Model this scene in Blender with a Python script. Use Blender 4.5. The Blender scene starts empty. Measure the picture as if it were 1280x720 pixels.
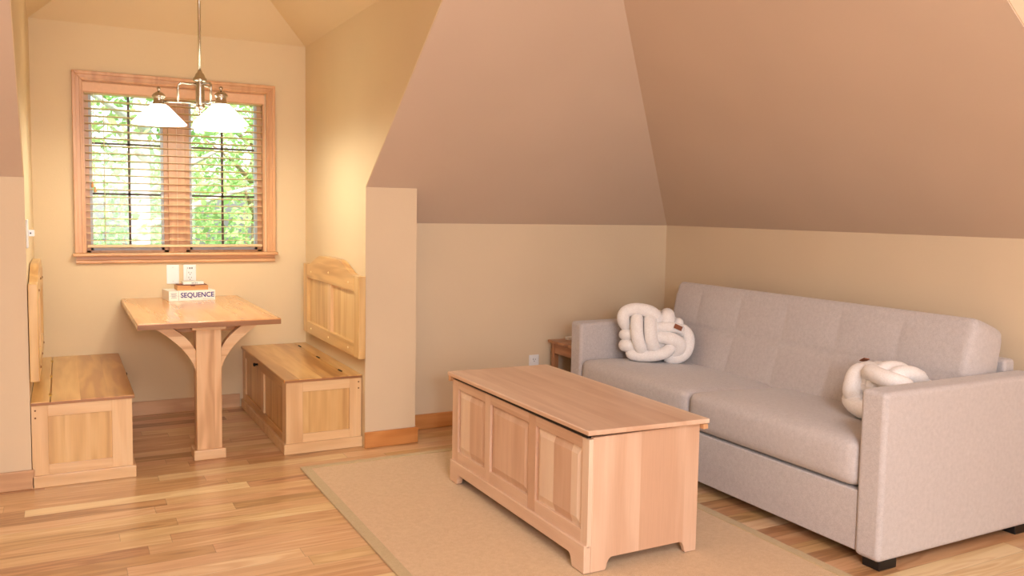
import bpy, bmesh, math, random
from mathutils import Vector, Matrix
R = random.Random(7)
S = bpy.context.scene
COL = S.collection
# ---------------------------------------------------------------- camera solve (metres; camera above the origin)
F_PX, CY_PX, CAM_H = 1058.31, 344.44, 1.3583
RIGHT = Vector((0.88300943, -0.4690453, 0.01705457))
UP = Vector((0.02101455, 0.07580881, 0.9969009))
FWD = Vector((0.46888457, 0.8799145, -0.07679667))
# room numbers
YB, XR, XL, H = 5.853, 1.494, -0.148, 2.444      # window bay: back wall, side walls, wall top
YP, ZP = 4.541, 1.4733                            # piers
XQ, XQL = 1.796, -0.45
YK, XW, K = 4.807, 3.801, 1.27                    # low walls of the main room
SL = 0.7634                                       # pitch of the main slopes
HP = 0.70                                         # pitch of the bay ceiling
XM = (XR + XL) / 2
ZC = H + HP * (XR - XL) / 2
YC = YK - (ZC - K) / SL
XC = XW - (ZC - K) / SL
YD = 1.744
X_LEFT, Y_FRONT = -2.6, -2.6

# ---------------------------------------------------------------- materials
def srgb(r, g, b):
    f = lambda c: (c / 12.92 if c <= .04045 else ((c + .055) / 1.055) ** 2.4)
    return (f(r / 255), f(g / 255), f(b / 255), 1)

class NT:
    def __init__(s, name):
        s.m = bpy.data.materials.new(name); s.m.use_nodes = True
        s.t = s.m.node_tree; s.b = s.t.nodes['Principled BSDF']
    def n(s, typ, **kw):
        nd = s.t.nodes.new(typ)
        for k, v in kw.items(): setattr(nd, k, v)
        return nd
    def l(s, a, b): s.t.links.new(a, b)
    def math(s, op, a, b=None, c=None):
        nd = s.n('ShaderNodeMath', operation=op)
        for i, v in enumerate((a, b, c)):
            if v is None: continue
            if isinstance(v, (int, float)): nd.inputs[i].default_value = v
            else: s.l(v, nd.inputs[i])
        return nd.outputs[0]
    def vec(s, x, y, z):
        nd = s.n('ShaderNodeCombineXYZ')
        for i, v in enumerate((x, y, z)):
            if isinstance(v, (int, float)): nd.inputs[i].default_value = v
            else: s.l(v, nd.inputs[i])
        return nd.outputs[0]
    def obj(s):
        tc = s.n('ShaderNodeTexCoord'); sp = s.n('ShaderNodeSeparateXYZ'); s.l(tc.outputs['Object'], sp.inputs[0])
        return tc.outputs['Object'], sp.outputs
    def noise(s, v, scale, detail=3, rough=.5, dist=0):
        nd = s.n('ShaderNodeTexNoise'); nd.inputs['Scale'].default_value = scale
        nd.inputs['Detail'].default_value = detail; nd.inputs['Roughness'].default_value = rough
        nd.inputs['Distortion'].default_value = dist
        s.l(v, nd.inputs['Vector']); return nd.outputs['Fac']
    def white(s, v):
        nd = s.n('ShaderNodeTexWhiteNoise'); s.l(v, nd.inputs['Vector']); return nd.outputs['Value']
    def ramp(s, f, stops):
        nd = s.n('ShaderNodeValToRGB'); e = nd.color_ramp.elements
        while len(e) < len(stops): e.new(.5)
        for el, (p, c) in zip(e, stops): el.position = p; el.color = c
        s.l(f, nd.inputs[0]); return nd.outputs['Color']
    def mul(s, col, f, lo, hi):
        mr = s.n('ShaderNodeMapRange'); mr.inputs['To Min'].default_value = lo; mr.inputs['To Max'].default_value = hi
        s.l(f, mr.inputs['Value'])
        mx = s.n('ShaderNodeMix', data_type='RGBA', blend_type='MULTIPLY'); mx.inputs['Factor'].default_value = 1
        s.l(col, mx.inputs['A']); s.l(mr.outputs[0], mx.inputs['B']); return mx.outputs['Result']
    def bump(s, h, strength, dist=.002):
        b = s.n('ShaderNodeBump'); b.inputs['Strength'].default_value = strength; b.inputs['Distance'].default_value = dist
        s.l(h, b.inputs['Height']); s.l(b.outputs[0], s.b.inputs['Normal'])

def plain(name, rgb, rough=.5, metal=0, bump=0, bscale=200, var=0, spec=.5):
    N = NT(name); N.b.inputs['Base Color'].default_value = srgb(*rgb)
    N.b.inputs['Roughness'].default_value = rough; N.b.inputs['Metallic'].default_value = metal
    N.b.inputs['Specular IOR Level'].default_value = spec
    v, _ = N.obj(); f = N.noise(v, bscale, 3)
    if var:
        c = srgb(*rgb); N.l(N.ramp(f, [(.3, tuple(x * (1 - var) for x in c[:3]) + (1,)), (.7, tuple(min(1, x * (1 + var)) for x in c[:3]) + (1,))]), N.b.inputs['Base Color'])
    if bump: N.bump(f, bump)
    return N.m

_w = {}
def wood(key, grain, across, board=.12, rough=.35, coat=0.0):
    """grain/across: 'x','y','z'"""
    kk = (key, grain, across, board)
    if kk in _w: return _w[kk]
    light, mid, dark, streak, bvar = WOODS[key]
    N = NT('wood_%s_%s%s' % (key, grain, across))
    v, o = N.obj(); o = dict(zip('xyz', (o[0], o[1], o[2])))
    g, a = o[grain], o[across]; t = o[[q for q in 'xyz' if q not in (grain, across)][0]]
    idx = N.math('FLOOR', N.math('DIVIDE', N.math('ADD', a, 40.013), board))
    rnd = N.white(N.vec(idx, 3.7, 1.3))
    off = N.math('MULTIPLY', rnd, 37.0)
    nv = N.vec(N.math('ADD', N.math('MULTIPLY', g, 1.1), off), N.math('MULTIPLY', a, 9.0), N.math('MULTIPLY', t, 9.0))
    n1 = N.noise(nv, 1.0, 2, .5, .25)
    rings = N.math('MULTIPLY_ADD', N.math('SINE', N.math('MULTIPLY', n1, 22.0)), .5, .5)
    big = N.noise(nv, .7, 3)
    mix = N.math('ADD', N.math('MULTIPLY', rings, streak), N.math('MULTIPLY', big, 1 - streak))
    mix = N.math('ADD', mix, N.math('MULTIPLY', N.math('SUBTRACT', rnd, .5), bvar))
    c = N.ramp(mix, [(.18, srgb(*light)), (.5, srgb(*mid)), (.85, srgb(*dark))])
    fv = N.vec(N.math('MULTIPLY', g, 7.0), N.math('MULTIPLY', a, 220.0), N.math('MULTIPLY', t, 220.0))
    fine = N.noise(fv, 1.0, 2)
    c = N.mul(c, fine, .92, 1.07)
    N.l(c, N.b.inputs['Base Color']); N.b.inputs['Roughness'].default_value = rough
    N.b.inputs['Coat Weight'].default_value = coat; N.b.inputs['Coat Roughness'].default_value = .12
    N.bump(fine, .06, .001)
    _w[kk] = N.m; return N.m

WOODS = {  # light, mid, dark, streak strength, board to board variation
    'hickory': ((232, 196, 138), (220, 178, 118), (190, 142, 88), .30, .5),
    'hickory_pale': ((240, 208, 164), (232, 194, 146), (214, 170, 122), .22, .4),
    'table': ((222, 172, 118), (214, 158, 104), (202, 142, 88), .16, .4),
    'oak': ((234, 198, 154), (226, 184, 138), (196, 148, 104), .42, .25),
    'alder': ((231, 203, 177), (223, 188, 161), (204, 163, 134), .12, .7),
    'trim': ((222, 174, 128), (210, 158, 112), (186, 132, 88), .3, .2),
    'base': ((214, 150, 88), (202, 134, 72), (178, 108, 54), .35, .3),
    'base_pale': ((220, 178, 138), (206, 162, 122), (178, 132, 96), .35, .3),
    'endtable': ((198, 146, 104), (182, 128, 88), (152, 100, 66), .35, .3),
    'hickory_lid': ((224, 180, 116), (208, 158, 94), (174, 120, 66), .30, .5),
    'blind': ((232, 204, 160), (226, 194, 148), (212, 178, 132), .2, .1),
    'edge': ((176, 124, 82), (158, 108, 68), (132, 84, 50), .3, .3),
    'box': ((214, 160, 104), (204, 148, 92), (180, 122, 74), .3, .2),
}

def wall_paint(name, rgb):
    N = NT(name); v, _ = N.obj()
    f = N.noise(v, 90, 4, .6); g = N.noise(v, 1.3, 2)
    c = srgb(*rgb)
    col = N.ramp(g, [(.3, tuple(x * .97 for x in c[:3]) + (1,)), (.7, tuple(min(1, x * 1.03) for x in c[:3]) + (1,))])
    N.l(col, N.b.inputs['Base Color']); N.b.inputs['Roughness'].default_value = .75
    N.b.inputs['Specular IOR Level'].default_value = .25
    N.bump(f, .25, .002); return N.m

def floor_mat():
    N = NT('floor_boards'); v, o = N.obj(); x, y = o[0], o[1]
    W, L = .093, .95
    row = N.math('FLOOR', N.math('DIVIDE', N.math('ADD', y, 50), W))
    ro = N.math('MULTIPLY', N.white(N.vec(row, 1.7, .3)), 7.0)
    cx = N.math('DIVIDE', N.math('ADD', N.math('ADD', x, 60), ro), L)
    cid = N.math('FLOOR', cx)
    rnd = N.white(N.vec(row, cid, .9))
    rnd2 = N.white(N.vec(cid, row, 5.1))
    off = N.math('MULTIPLY', rnd, 53.0)
    nv = N.vec(N.math('ADD', N.math('MULTIPLY', x, 1.5), off), N.math('MULTIPLY', y, 13.0), off)
    n1 = N.noise(nv, 1.0, 2, .5, .5)
    rings = N.math('MULTIPLY_ADD', N.math('SINE', N.math('MULTIPLY', n1, 30.0)), .5, .5)
    mix = N.math('ADD', N.math('MULTIPLY', n1, .44), N.math('MULTIPLY', rings, .16))
    mix = N.math('ADD', mix, N.math('MULTIPLY', rnd, .46))
    c = N.ramp(mix, [(.24, srgb(232, 200, 158)), (.44, srgb(216, 174, 130)), (.64, srgb(198, 150, 106)), (.90, srgb(142, 96, 62))])
    hue = N.n('ShaderNodeHueSaturation'); N.l(c, hue.inputs['Color']); N.l(N.math('MULTIPLY_ADD', rnd2, .020, .495), hue.inputs['Hue']); c = hue.outputs[0]
    fine = N.noise(N.vec(N.math('MULTIPLY', x, 9.0), N.math('MULTIPLY', y, 190.0), 0.0), 1.0, 2)
    c = N.mul(c, fine, .90, 1.1)
    fy = N.math('FRACT', N.math('DIVIDE', N.math('ADD', y, 50), W)); fx = N.math('FRACT', cx)
    gy = N.math('GREATER_THAN', N.math('ABSOLUTE', N.math('SUBTRACT', fy, .5)), .486)
    gx = N.math('GREATER_THAN', N.math('ABSOLUTE', N.math('SUBTRACT', fx, .5)), .4985)
    gap = N.math('MAXIMUM', gy, gx)
    c = N.mul(c, gap, 1.0, .72)
    N.l(c, N.b.inputs['Base Color']); N.b.inputs['Roughness'].default_value = .33
    N.b.inputs['Coat Weight'].default_value = .25; N.b.inputs['Coat Roughness'].default_value = .22
    N.bump(N.math('SUBTRACT', 1.0, gap), .2, .001); return N.m

def fabric(name, rgb, rgb2, scale=420, bump=.35):
    N = NT(name); v, _ = N.obj()
    f = N.noise(v, scale, 2, .6); g = N.noise(v, 60, 3)
    m = N.math('ADD', N.math('MULTIPLY', f, .75), N.math('MULTIPLY', g, .25))
    N.l(N.ramp(m, [(.38, srgb(*rgb2)), (.62, srgb(*rgb))]), N.b.inputs['Base Color'])
    N.b.inputs['Roughness'].default_value = .95; N.b.inputs['Specular IOR Level'].default_value = .15
    N.b.inputs['Sheen Weight'].default_value = .25; N.b.inputs['Sheen Roughness'].default_value = .5
    N.bump(f, bump, .0015); return N.m

def emit_glass(name, rgb, strength):
    N = NT(name); N.b.inputs['Base Color'].default_value = srgb(250, 246, 238)
    N.b.inputs['Roughness'].default_value = .35
    N.b.inputs['Emission Color'].default_value = srgb(*rgb); N.b.inputs['Emission Strength'].default_value = strength
    v, _ = N.obj(); N.bump(N.noise(v, 30, 2), .02); return N.m

def pane_mat():
    N = NT('window_glass'); N.t.nodes.remove(N.b)
    out = [n for n in N.t.nodes if n.type == 'OUTPUT_MATERIAL'][0]
    tr = N.n('ShaderNodeBsdfTransparent'); gl = N.n('ShaderNodeBsdfGlossy'); gl.inputs['Roughness'].default_value = .02
    tr.inputs['Color'].default_value = (.96, .98, .97, 1)
    mx = N.n('ShaderNodeMixShader'); mx.inputs[0].default_value = .05
    N.l(tr.outputs[0], mx.inputs[1]); N.l(gl.outputs[0], mx.inputs[2]); N.l(mx.outputs[0], out.inputs[0]); return N.m

def leaf_mat(name, a, b):
    N = NT(name); v, _ = N.obj(); f = N.noise(v, 3.0, 3)
    c = N.ramp(f, [(.35, srgb(*a)), (.65, srgb(*b))])
    N.l(c, N.b.inputs['Base Color']); N.b.inputs['Roughness'].default_value = .5
    tl = N.n('ShaderNodeBsdfTranslucent'); N.l(c, tl.inputs[0])
    mx = N.n('ShaderNodeMixShader'); mx.inputs[0].default_value = .45
    out = [n for n in N.t.nodes if n.type == 'OUTPUT_MATERIAL'][0]
    N.l(N.b.outputs[0], mx.inputs[1]); N.l(tl.outputs[0], mx.inputs[2]); N.l(mx.outputs[0], out.inputs[0]); return N.m

WALLC = (222, 200, 170)
M = dict(
    wall=wall_paint('wall_paint', WALLC), bay=wall_paint('wall_paint_lamplit', (222, 199, 163)), ceil=wall_paint('ceiling_paint', (212, 189, 169)),  # bay: the room's wall paint with warm chandelier light mixed into the colour
    floor=floor_mat(),
    sofa=fabric('sofa_fabric', (208, 199, 197), (184, 175, 173)),
    rope=fabric('rope_plush', (250, 245, 243), (236, 229, 225), 260, .5),
    rug=fabric('sisal', (220, 188, 148), (196, 160, 118), 330, .7),
    rugb=fabric('rug_binding', (198, 172, 128), (182, 156, 112), 500, .3),
    nickel=plain('brushed_nickel', (190, 182, 170), .22, 1.0, .02, 120),
    brass=plain('brass', (200, 160, 80), .35, 1.0, .05, 300),
    iron=plain('black_iron', (30, 26, 24), .5, .6, .1, 300),
    black=plain('black_plastic', (18, 16, 16), .5, 0, .05, 300),
    white=plain('white_plastic', (236, 234, 234), .35, 0, .01, 80),
    slot=plain('slot_dark', (60, 56, 58), .6, 0, .01, 80),
    card=plain('white_card', (240, 236, 228), .5, 0, .02, 200),
    ink=plain('blue_ink', (52, 48, 128), .5, 0, .02, 200),
    inkg=plain('grey_ink', (150, 156, 160), .5, 0, .02, 200),
    maroon=plain('maroon_card', (108, 52, 36), .5, 0, .02, 200),
    vinyl=plain('sash_vinyl', (196, 196, 200), .4, 0, .02, 100),
    muntin=plain('dark_muntin', (84, 58, 40), .45, 0, .05, 150),
    cord=plain('blind_cord', (226, 206, 172), .8, 0, .1, 500),
    leather=plain('tan_leather', (140, 78, 46), .55, 0, .3, 250, .1),
    peg=plain('wood_peg', (120, 76, 40), .5, 0, .05, 300),
    pegl=plain('pale_peg', (240, 214, 164), .5, 0, .05, 300),
    shade=emit_glass('lamp_glass', (255, 248, 224), 4.5),
    pane=pane_mat(),
    leaf=leaf_mat('leaves_bright', (140, 186, 92), (196, 222, 148)),
    leaf2=leaf_mat('leaves_mid', (116, 164, 80), (180, 210, 132)),
    bark=plain('pale_bark', (214, 206, 196), .9, 0, .5, 30, .12),
    bark2=plain('brown_bark', (150, 124, 100), .9, 0, .5, 30, .15),
    grass=plain('lawn', (120, 150, 70), .9, 0, .4, 20, .2),
    siding=plain('siding', (200, 188, 170), .8, 0, .1, 10, .05),
)

# ---------------------------------------------------------------- mesh builder
class MB:
    def __init__(s): s.v = []; s.f = []
    def add(s, vs, fs):
        b = len(s.v); s.v += [tuple(p) for p in vs]; s.f += [tuple(b + i for i in f) for f in fs]; return s
    def box(s, x0, x1, y0, y1, z0, z1):
        x0, x1 = sorted((x0, x1)); y0, y1 = sorted((y0, y1)); z0, z1 = sorted((z0, z1))
        return s.add([(x0, y0, z0), (x1, y0, z0), (x1, y1, z0), (x0, y1, z0), (x0, y0, z1), (x1, y0, z1), (x1, y1, z1), (x0, y1, z1)],
                     [(0, 3, 2, 1), (4, 5, 6, 7), (0, 1, 5, 4), (1, 2, 6, 5), (2, 3, 7, 6), (3, 0, 4, 7)])
    def poly(s, pts): return s.add(pts, [tuple(range(len(pts)))])
    def prism(s, pts, ax, a, b):
        def P(p, t):
            return {'x': (t, p[0], p[1]), 'y': (p[0], t, p[1]), 'z': (p[0], p[1], t)}[ax]
        n = len(pts); vs = [P(p, a) for p in pts] + [P(p, b) for p in pts]
        fs = [tuple(range(n)), tuple(range(2 * n - 1, n - 1, -1))] + [(i, (i + 1) % n, n + (i + 1) % n, n + i) for i in range(n)]
        return s.add(vs, fs)
    def frustum(s, o, i):
        """o, i: 4 points each (outer rectangle, raised inner rectangle)"""
        vs = list(o) + list(i); return s.add(vs, [(4, 5, 6, 7), (0, 1, 5, 4), (1, 2, 6, 5), (2, 3, 7, 6), (3, 0, 4, 7), (3, 2, 1, 0)])
    def lathe(s, c, prof, n=28):
        b = []
        for r, z in prof:
            for k in range(n):
                a = 2 * math.pi * k / n; b.append((c[0] + r * math.cos(a), c[1] + r * math.sin(a), c[2] + z))
        fs = []
        for j in range(len(prof) - 1):
            for k in range(n):
                fs.append((j * n + k, j * n + (k + 1) % n, (j + 1) * n + (k + 1) % n, (j + 1) * n + k))
        fs.append(tuple(reversed(range(n)))); fs.append(tuple(range((len(prof) - 1) * n, len(prof) * n)))
        return s.add(b, fs)
    def tube(s, path, r, n=12, cap=True):
        P = [Vector(p) for p in path]; rr = r if isinstance(r, (list, tuple)) else [r] * len(P)
        t0 = (P[1] - P[0]).normalized(); ref = Vector((0, 0, 1)) if abs(t0.z) < .9 else Vector((1, 0, 0))
        nrm = (ref - t0 * ref.dot(t0)).normalized(); vs = []
        for i, p in enumerate(P):
            t = (P[min(i + 1, len(P) - 1)] - P[max(i - 1, 0)]).normalized()
            nrm = (nrm - t * nrm.dot(t)).normalized(); bn = t.cross(nrm)
            for k in range(n):
                a = 2 * math.pi * k / n; vs.append(p + (nrm * math.cos(a) + bn * math.sin(a)) * rr[i])
        fs = [(i * n + k, i * n + (k + 1) % n, (i + 1) * n + (k + 1) % n, (i + 1) * n + k) for i in range(len(P) - 1) for k in range(n)]
        if cap: fs += [tuple(reversed(range(n))), tuple(range((len(P) - 1) * n, len(P) * n))]
        return s.add(vs, fs)
    def ball(s, c, r, sc=(1, 1, 1), n=12, m=20):
        prof = [(max(1e-4, r * math.sin(math.pi * j / n)), -r * math.cos(math.pi * j / n)) for j in range(n + 1)]
        vs = []
        for q, z in prof:
            for k in range(m):
                a = 2 * math.pi * k / m; vs.append((c[0] + sc[0] * q * math.cos(a), c[1] + sc[1] * q * math.sin(a), c[2] + sc[2] * z))
        fs = [(j * m + k, j * m + (k + 1) % m, (j + 1) * m + (k + 1) % m, (j + 1) * m + k) for j in range(n) for k in range(m)]
        return s.add(vs, fs)
    def split(s, name, mat, parent, **kw):
        """every loose piece becomes an object of its own"""
        par = list(range(len(s.v)))
        def fd(i):
            while par[i] != i: par[i] = par[par[i]]; i = par[i]
            return i
        for f in s.f:
            for k in f[1:]: par[fd(k)] = fd(f[0])
        groups = {}
        for f in s.f: groups.setdefault(fd(f[0]), []).append(f)
        out = []
        for fs in groups.values():
            ids = sorted({i for f in fs for i in f}); mp = {i: k for k, i in enumerate(ids)}
            m = MB(); m.v = [s.v[i] for i in ids]; m.f = [tuple(mp[i] for i in f) for f in fs]
            out.append(m.build(name, mat, parent, **kw))
        return out
    def build(s, name, mat, parent=None, base=None, bevel=0, smooth=False, seg=2, sub=0):
        base = Vector(base) if base is not None else (Vector(parent['_b']) if parent is not None and '_b' in parent else Vector((0, 0, 0)))
        me = bpy.data.meshes.new(name); me.from_pydata([Vector(p) - base for p in s.v], [], s.f); me.update()
        bm = bmesh.new(); bm.from_mesh(me); bmesh.ops.recalc_face_normals(bm, faces=bm.faces[:]); bm.to_mesh(me); bm.free()
        me.materials.append(mat)
        if smooth:
            for p in me.polygons: p.use_smooth = True
        o = bpy.data.objects.new(name, me); COL.objects.link(o)
        if parent is not None: o.parent = parent
        else: o.location = base
        if parent is not None and '_b' in parent: o['_b'] = tuple(base)
        if bevel:
            bv = o.modifiers.new('bevel', 'BEVEL'); bv.width = bevel; bv.segments = seg; bv.limit_method = 'ANGLE'; bv.angle_limit = math.radians(35)
            if seg > 2:
                for p in me.polygons: p.use_smooth = True
                bv.harden_normals = True
        if sub:
            sm = o.modifiers.new('sub', 'SUBSURF'); sm.levels = sub; sm.render_levels = sub
        return o

def thing(name, label, cat, base, group=None):
    o = bpy.data.objects.new(name, None); COL.objects.link(o); o.location = base; o.empty_display_size = .1
    o['label'] = label; o['category'] = cat; o['_b'] = tuple(base)
    if group: o['group'] = group
    return o
def tag(o, label, cat, group=None):
    o['label'] = label; o['category'] = cat
    if group: o['group'] = group
    return o
def struct(mb, name, mat, parent=None, **kw):
    o = mb.build(name, mat, parent, **kw)
    if parent is None: o['kind'] = 'structure'
    return o
def slope_z(y): return K + SL * (YK - y)

def smooth_path(pts, n=8):
    P = [Vector(p) for p in pts]; out = []
    for i in range(len(P) - 1):
        a, b, c, d = P[max(i - 1, 0)], P[i], P[i + 1], P[min(i + 2, len(P) - 1)]
        for k in range(n):
            t = k / n
            out.append(.5 * ((2 * b) + (c - a) * t + (2 * a - 5 * b + 4 * c - d) * t * t + (3 * b - a - 3 * c + d) * t ** 3))
    out.append(P[-1]); return out

# ================================================================ ROOM SHELL
fl = MB().box(X_LEFT - .2, XW + 1.3, Y_FRONT - .2, YB + .2, -.12, 0)
struct(fl, 'floor', M['floor'])
# back wall of the bay with the window opening
WX0, WX1, WZ0, WZ1 = .124, 1.219, 1.05, 2.102
T = .17
b = MB()
b.box(XL - .12, WX0, YB, YB + T, 0, H + .05); b.box(WX1, XR + .12, YB, YB + T, 0, H + .05)
b.box(WX0, WX1, YB, YB + T, 0, WZ0 - .02); b.box(WX0, WX1, YB, YB + T, WZ1, H + .05)
struct(b, 'wall_back', M['bay'])
ye = YK - (H - K) / SL                       # where the slope meets the bay wall top
# bay side walls: pentagons following the slope
side = [(YP + .004, 0), (YB + .02, 0), (YB + .02, H), (ye + .006, H), (YP + .006, ZP), (YP + .004, ZP)]
struct(MB().prism(side, 'x', XR, XR + .12), 'wall_bay_right', M['bay'])
struct(MB().prism(side, 'x', XL - .12, XL), 'wall_bay_left', M['bay'])
# piers
pier = [(YP, 0), (YK + .1, 0), (YK + .1, K - .0763), (YP, ZP)]
struct(MB().prism(pier, 'x', XR + .12, XQ).box(XR, XR + .12, YP, YP + .004, 0, ZP), 'wall_pier_right', M['wall'])
struct(MB().prism(pier, 'x', XQL, XL - .12).box(XL - .12, XL, YP, YP + .004, 0, ZP), 'wall_pier_left', M['wall'])
# low walls
struct(MB().box(XQ, XW + .1, YK, YK + .1, 0, K), 'wall_low_back', M['wall'])
struct(MB().box(X_LEFT - .1, XQL, YK, YK + .1, 0, K), 'wall_low_left', M['wall'])
struct(MB().box(XW, XW + .1, YD, YK + .1, 0, K), 'wall_right', M['wall'])
# main sloped ceilings (thin slabs)
def slab(mb, pts, n, t=.06):
    n = Vector(n).normalized(); top = [Vector(p) + n * t for p in pts]; k = len(pts)
    mb.add(list(pts) + top, [tuple(range(k)), tuple(range(2 * k - 1, k - 1, -1))] + [(i, (i + 1) % k, k + (i + 1) % k, k + i) for i in range(k)])
    return mb
nb = (0, SL, 1)
c = MB()
slab(c, [(XR + .004, YK, K), (XW, YK, K), (XC, YC, ZC), (XM + .004, YC, ZC), (XR + .004, ye, H)], nb)
slab(c, [(XL - .004, YK, K), (XL - .004, ye, H), (XM - .004, YC, ZC), (X_LEFT, YC, ZC), (X_LEFT, YK, K)], nb)
# cut away the part of the slope inside the piers' outline is not needed: the slope runs over the pier tops
struct(c, 'ceiling_back_slope', M['ceil'])
nr = (SL, 0, 1)
c = MB(); slab(c, [(XW, YK, K), (XW, YD + .004, K), (XC, YD + .004, ZC), (XC, YC, ZC)], nr)
struct(c, 'ceiling_right_slope', M['ceil'])
# flat ceiling
c = MB(); c.box(X_LEFT - .1, XC, Y_FRONT - .1, YC, ZC, ZC + .08); c.box(XC, XW + 1.3, Y_FRONT - .1, YD, ZC, ZC + .08)
struct(c, 'ceiling', M['ceil'])
# bay ceiling: hip with ridge
hy = YB - (XR - XL) / 2
c = MB()
slab(c, [(XL, YB, H), (XR, YB, H), (XM, hy, ZC)], (0, HP, 1))
slab(c, [(XR, YB, H), (XR, ye, H), (XM, YC, ZC), (XM, hy, ZC)], (HP, 0, 1))
slab(c, [(XL, YB, H), (XM, hy, ZC), (XM, YC, ZC), (XL, ye, H)], (-HP, 0, 1))
struct(c, 'ceiling_bay', M['bay'])
# second bay in the right-hand slope, only its far side wall shows
c = MB(); c.prism([(XW, 0), (XW + 1.2, 0), (XW + 1.2, ZC), (XC + .006, ZC), (XW + .006, K)], 'y', YD, YD + .1)
struct(c, 'wall_bay_far', M['wall'])
struct(MB().box(XW + 1.1, XW + 1.2, Y_FRONT, YD, 0, ZC), 'wall_bay_end', M['wall'])
# walls behind the camera
struct(MB().box(X_LEFT - .1, XW + 1.2, Y_FRONT - .1, Y_FRONT, 0, ZC), 'wall_front', M['wall'])
struct(MB().box(X_LEFT - .1, X_LEFT, Y_FRONT, YK, 0, ZC), 'wall_left', M['wall'])

# baseboards
BH = .092
def bb(name, x0, x1, y0, y1, key, gr):
    struct(MB().box(x0, x1, y0, y1, 0, BH), name, wood(key, gr, 'z', .2, .4), bevel=.004)
bb('baseboard_back', XL + .46, XR - .45, YB - .015, YB, 'base_pale', 'x')
bb('baseboard_pier_right', XR - .005, XQ + .015, YP - .015, YP, 'base', 'x')
bb('baseboard_pier_return', XQ, XQ + .015, YP, YK, 'base', 'y')
bb('baseboard_low_back', XQ + .015, XW, YK - .015, YK, 'base', 'x')
bb('baseboard_right', XW - .015, XW, YD, YK - .015, 'base', 'y')
bb('baseboard_pier_left', XQL - .015, XL + .012, YP - .015, YP, 'base_pale', 'x')
bb('baseboard_low_left', X_LEFT, XQL - .015, YK - .015, YK, 'base', 'x')

# ================================================================ WINDOW
win = bpy.data.objects.new('window_1', None); COL.objects.link(win); win.location = (.671, YB, 1.05); win['kind'] = 'structure'; win['_b'] = (.671, YB, 1.05)
CX0, CX1, CZ1 = .072, 1.284, 2.16
b = MB()
def mitred(mb, x0, x1, z0, z1, w, ya, yb):
    # left, right and head pieces with mitred corners
    mb.prism([(x0, z0), (x0 + w, z0), (x0 + w, z1 - w), (x0, z1)], 'y', ya, yb)
    mb.prism([(x1 - w, z0), (x1, z0), (x1, z1), (x1 - w, z1 - w)], 'y', ya, yb)
    mb.prism([(x0, z1), (x0 + w, z1 - w), (x1 - w, z1 - w), (x1, z1)], 'y', ya, yb)
mitred(b, CX0, CX1, 1.05, CZ1, .058, YB - .016, YB)
mitred(b, CX0, CX1, 1.05, CZ1, .020, YB - .026, YB - .016)
mitred(b, CX0 + .040, CX1 - .040, 1.05, CZ1 - .040, .012, YB - .021, YB - .016)
b.build('casing', wood('trim', 'z', 'x', .3, .35), win, bevel=.003)
# jamb lining
b = MB(); b.box(WX0, WX0 + .012, YB, YB + T, 1.05, WZ1); b.box(WX1 - .012, WX1, YB, YB + T, 1.05, WZ1); b.box(WX0, WX1, YB, YB + T, WZ1 - .012, WZ1)
b.split('jamb', wood('trim', 'z', 'y', .3, .35), win)
b = MB(); b.box(.058, 1.296, YB - .052, YB, 1.03, 1.05); b.box(WX0, WX1, YB, YB + T, 1.03, 1.05)
b.build('sill', wood('trim', 'x', 'y', .3, .35), win, bevel=.006)
b = MB(); b.prism([(YB, .984), (YB - .016, .984), (YB - .020, .990), (YB - .020, 1.003), (YB - .013, 1.008), (YB - .013, 1.03), (YB, 1.03)], 'x', .077, 1.280)
b.build('apron', wood('trim', 'x', 'z', .3, .35), win)
MX0, MX1 = .617, .722
MB().box(MX0, MX1, YB + .05, YB + T, 1.05, WZ1 - .012).build('mullion', wood('trim', 'z', 'x', .3, .35), win, bevel=.003)
for (a0, a1, mx) in ((WX0 + .012, MX0, .390), (MX1, WX1 - .012, .958)):
    ya, yb = YB + .075, YB + .12
    w1 = .026
    b = MB(); b.box(a0, a0 + w1, ya - .01, yb, 1.05, WZ1 - .012); b.box(a1 - w1, a1, ya - .01, yb, 1.05, WZ1 - .012)
    b.box(a0, a1, ya - .01, yb, 1.05, 1.062); b.box(a0, a1, ya - .01, yb, WZ1 - .04, WZ1 - .012)
    fr = b.split('sash_frame', wood('trim', 'z', 'x', .31, .35), win)[0]
    b = MB(); g0, g1, gz0, gz1 = a0 + w1 * .75, a1 - w1 * .75, 1.062, WZ1 - .04
    b.box(g0, g0 + .022, ya, yb - .005, gz0, gz1); b.box(g1 - .022, g1, ya, yb - .005, gz0, gz1)
    b.box(g0, g1, ya, yb - .005, gz0, gz0 + .03); b.box(g0, g1, ya, yb - .005, gz1 - .02, gz1)
    b.split('glazing_bead', M['vinyl'], fr, base=win['_b'])
    b = MB(); b.box(mx - .007, mx + .007, ya + .014, ya + .026, gz0 + .02, gz1)
    for z in (1.418, 1.733): b.box(g0 + .02, g1 - .02, ya + .014, ya + .026, z - .006, z + .006)
    b.split('muntin', M['muntin'], fr, base=win['_b'])
    MB().box(g0 + .01, g1 - .01, ya + .018, ya + .022, gz0 + .01, gz1 - .01).build('pane', M['pane'], fr, base=win['_b'])
    hx = (a0 + a1) / 2 - .02
    b = MB(); b.box(hx - .05, hx + .05, ya - .022, ya - .01, 1.064, 1.078); b.tube([(hx - .03, ya - .02, 1.072), (hx + .02, ya - .03, 1.082), (hx + .05, ya - .03, 1.080)], .005, 8)
    b.build('crank_handle', M['vinyl'], fr, base=win['_b'])

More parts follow.
